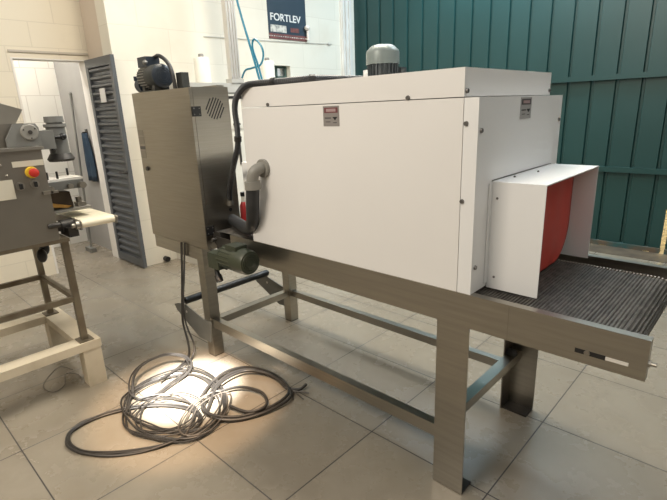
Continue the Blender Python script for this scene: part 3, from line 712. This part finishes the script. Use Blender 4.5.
fm_ = thing('forming_machine', (-2.9, -.95, BT), 'grey steel food forming machine on a stand at the left edge', 'machine')
for (x, y) in ((-2.655, -.665), (-3.255, -.665), (-2.655, -1.30), (-3.255, -1.30)):
    lg = B(x, x + .034, y, y + .034, BT + .006, .885).bevel(.003).build('leg', M['stand'], fm_)
    B(x - .028, x + .06, y - .022, y + .056, BT, BT + .006).build('foot_plate', M['stand'], lg)
for a in ((-2.65, -2.625, -1.27, -.66, .53, .56), (-3.25, -3.225, -1.27, -.66, .53, .56), (-3.225, -2.65, -.66, -.636, .53, .56)):
    B(*a).build('stretcher', M['stand'], fm_)
m = MB(); m.box(-2.66, -2.60, -1.32, -.63, .885, .905); m.box(-3.27, -3.21, -1.32, -.63, .885, .905); m.box(-3.21, -2.66, -.69, -.63, .885, .905)
m.build('stand_top', M['stand'], fm_)
bx = B(-3.22, -2.6, -1.32, -.676, .905, 1.385).bevel(.005).build('control_box', M['steel_old'], fm_)
B(-3.24, -2.588, -1.34, -.664, 1.385, 1.399).build('box_cover', M['steel_dull'], fm_)
B(-2.6, -2.597, -.818, -.678, 1.306, 1.334).build('name_strip', M['cream_plate'], bx)
B(-2.6, -2.597, -.97, -.832, 1.153, 1.249).build('label_plate', M['cream_plate'], bx)
m = MB(); m.lathe((-2.6, -.741, 1.274), (-2.585, -.741, 1.274), [(0, .030), (1, .027)]); es = m.build('emergency_stop', M['yellow'], bx, smooth=True)
m = MB(); m.lathe((-2.585, -.739, 1.274), (-2.555, -.739, 1.274), [(0, .012), (.3, .012), (.35, .022), (.85, .022), (1, .014)]); m.build('stop_button', M['redp'], es, smooth=True)
for y, z in ((-.805, 1.212), (-.739, 1.215)):
    m = MB(); m.lathe((-2.6, y, z), (-2.59, y, z), [(0, .021), (1, .021)]); sw = m.build('switch', M['steel_dull'], bx, smooth=True)
    B(-2.59, -2.572, y - .005, y + .007, z - .013, z + .013).build('switch_lever', M['blackp'], sw)
m = MB(); m.box(-2.6, -2.585, -.712, -.664, 1.155, 1.172); m.box(-2.6, -2.585, -.676, -.64, 1.157, 1.169); m.build('latch', M['steel'], bx)
for y, z in ((-.866, 1.322), (-.85, 1.27)):
    m = MB(); m.sphere((-2.6, y, z), .006); m.build('screw', M['steel'], bx)
# hopper, side plate with round disc
m = MB(); m.prism([(-3.15, -1.4, 1.515), (-3.15, -.70, 1.515), (-3.15, -.655, 1.585), (-3.15, -.76, 1.622), (-3.15, -1.4, 1.66)], (.30, 0, 0)); m.build('hopper', M['steel_dull'], fm_)
B(-3.15, -2.72, -1.35, -.70, 1.399, 1.515).bevel(.01).build('feed_housing', M['steel_old'], fm_)
m = MB(); m.prism([(-2.70, -.80, 1.40), (-2.70, -.80, 1.44), (-2.70, -.755, 1.514), (-2.70, -.657, 1.512), (-2.70, -.645, 1.49), (-2.70, -.645, 1.40)], (.022, 0, 0)); spl = m.build('side_plate', M['grey_mid'], fm_)
m = MB(); m.lathe((-2.678, -.694, 1.470), (-2.655, -.694, 1.470), [(0, .040), (.8, .040), (1, .036)], 28); dk = m.build('disc', M['elbow'], spl, smooth=True)
for i in range(3):
    a = 2 * PI * i / 3 + .6; MB().sphere((-2.655, -.694 + .03 * math.cos(a), 1.47 + .03 * math.sin(a)), .004).build('disc_bolt', M['dark'], dk)
m = MB(); m.lathe((-2.655, -.694, 1.47), (-2.65, -.694, 1.47), [(0, .01), (1, .01)]); m.build('disc_hub', M['dark'], dk)
# mixing motor
m = B(-2.93, -2.79, -.62, -.545, 1.372, 1.472).bevel(.006); m.build('gear_housing', M['grey_mid'], fm_)
m = MB(); m.lathe((-2.95, -.482, 1.335), (-2.95, -.482, 1.545), [(0, .052), (.10, .052), (.70, .050), (.72, .060), (.80, .060), (.80, .042), (.84, .042), (.84, .052), (1, .050)], 28); mm = m.build('mixer_motor', M['grey_mid'], fm_, smooth=True)
m = MB(); m.lathe((-2.95, -.482, 1.29), (-2.95, -.482, 1.335), [(0, .066), (.3, .074), (1, .055)], 28); m.build('mixer_flange', M['dark'], mm, smooth=True)
m = MB(); m.cyl((-2.885, -.56, 1.43), (-2.885, -.47, 1.43), .010); m.cyl((-2.885, -.535, 1.36), (-2.885, -.535, 1.43), .010); m.sphere((-2.885, -.47, 1.432), .02); m.build('clamp_lever', M['blackp'], mm, smooth=True)
# top tray with pins, brackets, cutting head, shelf
B(-2.95, -2.74, -.664, -.455, 1.197, 1.209).bevel(.004).build('tray', M['trim'], fm_)
for x, y in ((-2.76, -.63), (-2.76, -.58), (-2.90, -.48)): MB().cyl((x, y, 1.209), (x, y, 1.25), .006).build('tray_pin', M['blackp'], fm_)
m = MB(); m.box(-2.95, -2.72, -.66, -.47, 1.150, 1.196); bk = m.build('cutter_bracket', M['grey_mid'], fm_)
for y, x1, r in ((-.54, -2.69, .014), (-.48, -2.68, .018), (-.645, -2.67, .015)): MB().cyl((-2.72, y, 1.168), (x1, y, 1.168), r).build('bracket_bolt', M['steel_dull'], bk, smooth=True)
m = MB(); m.prism([(-2.90, -.66, 1.15), (-2.90, -.53, 1.13), (-2.90, -.52, 1.04), (-2.90, -.66, 1.04)], (.13, 0, 0)); m.build('cutting_head', M['brown'], fm_)
m = MB(); m.prism([(-2.76, -.655, 1.085), (-2.76, -.655, 1.06), (-2.76, -.56, 1.042), (-2.76, -.54, 1.052)], (.01, 0, 0)); m.build('scraper', M['orange'], fm_)
m = MB(); m.cyl((-2.80, -.48, 1.04), (-2.80, -.48, 1.09), .016); m.box(-2.83, -2.76, -.50, -.455, 1.04, 1.06); m.build('adjuster', M['steel'], fm_, smooth=True)
B(-2.98, -2.73, -.655, -.44, 1.024, 1.038).build('shelf', M['elbow'], fm_)
# outfeed belt
m = MB(); y0, y1 = -.553, -.372; rz, rr = .962, .022; xs, xe = -3.0, -2.615
pr = [(xs, rz + rr)] + [(xs + (xe - xs) * i / 8, rz + rr) for i in range(1, 9)] + [(xe + rr * math.sin(PI * i / 10), rz + rr * math.cos(PI * i / 10)) for i in range(1, 11)] + [(xs, rz - rr)]
m.prism([(x, y0, z) for x, z in pr], (0, y1 - y0, 0)); ob = m.build('outfeed_belt', M['cream_belt'], fm_, smooth=True)
m = MB(); m.cyl((xe, y0 - .05, rz), (xe, y1 + .02, rz), .013); m.cyl((xe, y0 - .03, rz), (xe, y0 - .012, rz), .024); m.cyl((xe, y1 + .004, rz), (xe, y1 + .016, rz), .02); m.build('outfeed_roller', M['steel_dull'], fm_, smooth=True)
B(xs, xe + .02, y0 - .012, y0 - .003, rz - .028, rz + .02).build('side_frame', M['steel_dull'], fm_)
B(xs, xe + .02, y1 + .003, y1 + .012, rz - .028, rz + .018).build('side_frame', M['steel_dull'], fm_)
m = MB(); m.lathe((-2.70, -.675, .955), (-2.70, -.57, .955), [(0, .026), (.4, .026), (.4, .036), (1, .036)]); m.lathe((-2.6, -.72, .985), (-2.6, -.66, .985), [(0, .014), (1, .014)]); m.box(-2.76, -2.62, -.62, -.57, .90, .95)
m.build('belt_drive', M['dark'], fm_, smooth=True)
m = MB()
for p in ((-2.9, -.70, .85), (-2.92, -.68, .80), (-2.88, -.71, .77)): m.sphere(p, .035, .8, .8, 1.2)
m.box(-2.93, -2.87, -.72, -.68, .86, .906); m.build('hanging_cable_plug', M['blackp'], fm_, smooth=True)

# things in the doorway
ap = MB()
pf = [ap.bm.verts.new(v) for v in ()]
rows = []
for i in range(9):
    t = i / 8; z = 1.37 - .54 * t; wv = .06 + .075 * min(1, t * 1.6)
    row = []
    for k_ in range(9):
        u = k_ / 8 - .5
        row.append((-5.62 + u * 2 * wv, .632 + .012 * math.sin(u * 14 + i * .3), z))
    rows.append(row)
V = [[ap.bm.verts.new(p) for p in r] for r in rows]
for i in range(8):
    for k_ in range(8): ap.bm.faces.new((V[i][k_], V[i][k_ + 1], V[i + 1][k_ + 1], V[i + 1][k_]))
a_ = ap.build('hanging_apron', M['apron'], smooth=True); a_.modifiers.new('thick', 'SOLIDIFY').thickness = .008
tag(a_, 'navy blue cloth apron hanging on the wall inside the doorway', 'apron')
m = MB(); m.cyl((-5.62, .66, 1.375), (-5.62, .61, 1.375), .008); m.box(-5.65, -5.59, .652, .66, 1.33, 1.41)
tag(m.build('coat_hook', M['dark']), 'small dark hook holding the navy apron in the doorway', 'hook')
m = MB(); m.cyl((-5.70, .50, 0.01), (-5.86, .645, 1.80), .012); m.sphere((-5.86, .645, 1.80), .016); m.box(-5.78, -5.60, .46, .52, 0, .05)
tag(m.build('floor_squeegee', M['grey_mid'], smooth=True), 'long handled grey squeegee leaning on the wall inside the doorway', 'squeegee')
m = MB(); m.cyl((-6.23, .17, 0), (-6.23, .17, 3.0), .018); m.sphere((-6.23, .17, 1.68), .03)
tag(m.build('wall_pipe', M['trim'], smooth=True), 'white vertical pipe on the back wall inside the doorway', 'pipe')

# ------------------------------------------------------------------ light
wd = bpy.data.worlds.new('World'); SC.world = wd; wd.use_nodes = True
bg = wd.node_tree.nodes['Background']; bg.inputs['Color'].default_value = (.98, .985, .95, 1); bg.inputs['Strength'].default_value = .42
def area(name, loc, target, sx, sy, power, col):
    l = bpy.data.lights.new(name, 'AREA'); l.shape = 'RECTANGLE'; l.size = sx; l.size_y = sy; l.energy = power; l.color = col
    o = bpy.data.objects.new(name, l); COL.objects.link(o); o.location = loc
    o.rotation_euler = (Vector(target) - Vector(loc)).to_track_quat('-Z', 'Y').to_euler(); return o
area('back_skylight', (-1.6, 2.5, 3.9), (-1.5, .3, 1.0), 3.6, .4, 50, (.84, .93, 1))
area('roof_panel', (-2.1, 3.5, 3.7), (-2.2, 4.08, 2.9), 2.4, .35, 60, (.62, .84, 1))
area('front_fill', (-1.6, -3.2, 3.7), (-1.6, 0, .9), 2.0, .6, 55, (1, .89, .75))  # added warm fill from the camera side for the tunnel's front
area('room_fill', (-5.6, -.4, 3.1), (-5.6, 0, 0), .5, .5, 22, (1, .96, .9))  # added fill that brightens the room behind the doorway
area('roof_skylight', (-2.0, .9, 3.95), (-2.0, .7, 0), 2.0, .6, 60, (1, .90, .74))
area('outside_daylight', (-.4, 5.3, 2.6), (-.4, 6.2, .3), 1.5, .6, 70, (1, .9, .62))
sp = bpy.data.lights.new('sunbeam', 'SPOT'); sp.energy = 6500; sp.color = (1, .97, .92); sp.spot_size = math.radians(10); sp.spot_blend = 1; sp.shadow_soft_size = .04
so = bpy.data.objects.new('sunbeam', sp); COL.objects.link(so); so.location = (-.7, -1.3, 3.7)
sw_ = bpy.data.lights.new('sunbeam_edge', 'SPOT'); sw_.energy = 420; sw_.color = (1, .68, .42); sw_.spot_size = math.radians(17); sw_.spot_blend = .5; sw_.shadow_soft_size = .05
so2 = bpy.data.objects.new('sunbeam_edge', sw_); COL.objects.link(so2); so2.location = (-.7, -1.3, 3.7)
so2.rotation_euler = (Vector((-2.0, -.38, 0)) - so2.location).to_track_quat('-Z', 'Y').to_euler()
so.rotation_euler = (Vector((-2.12, -.31, 0)) - so.location).to_track_quat('-Z', 'Y').to_euler()

# ------------------------------------------------------------------ camera
cam = bpy.data.cameras.new('camera'); cam.sensor_width = 36; cam.lens = 472.93 / 667 * 36; cam.clip_start = .02
co = bpy.data.objects.new('camera', cam); COL.objects.link(co); SC.camera = co
r_ = Vector((.73009851, .6822631, -.03838281)); u_ = Vector((-.16900314, .23470617, .95726222)); f_ = Vector((-.66211337, .6924089, -.28666323))
co.matrix_world = Matrix(((r_.x, u_.x, -f_.x, .18198), (r_.y, u_.y, -f_.y, -1.45172), (r_.z, u_.z, -f_.z, 1.527), (0, 0, 0, 1)))
SC.view_settings.view_transform = 'Standard'; SC.view_settings.look = 'None'; SC.view_settings.gamma = 1
SC.view_settings.use_curve_mapping = False; SC.view_settings.exposure = .95
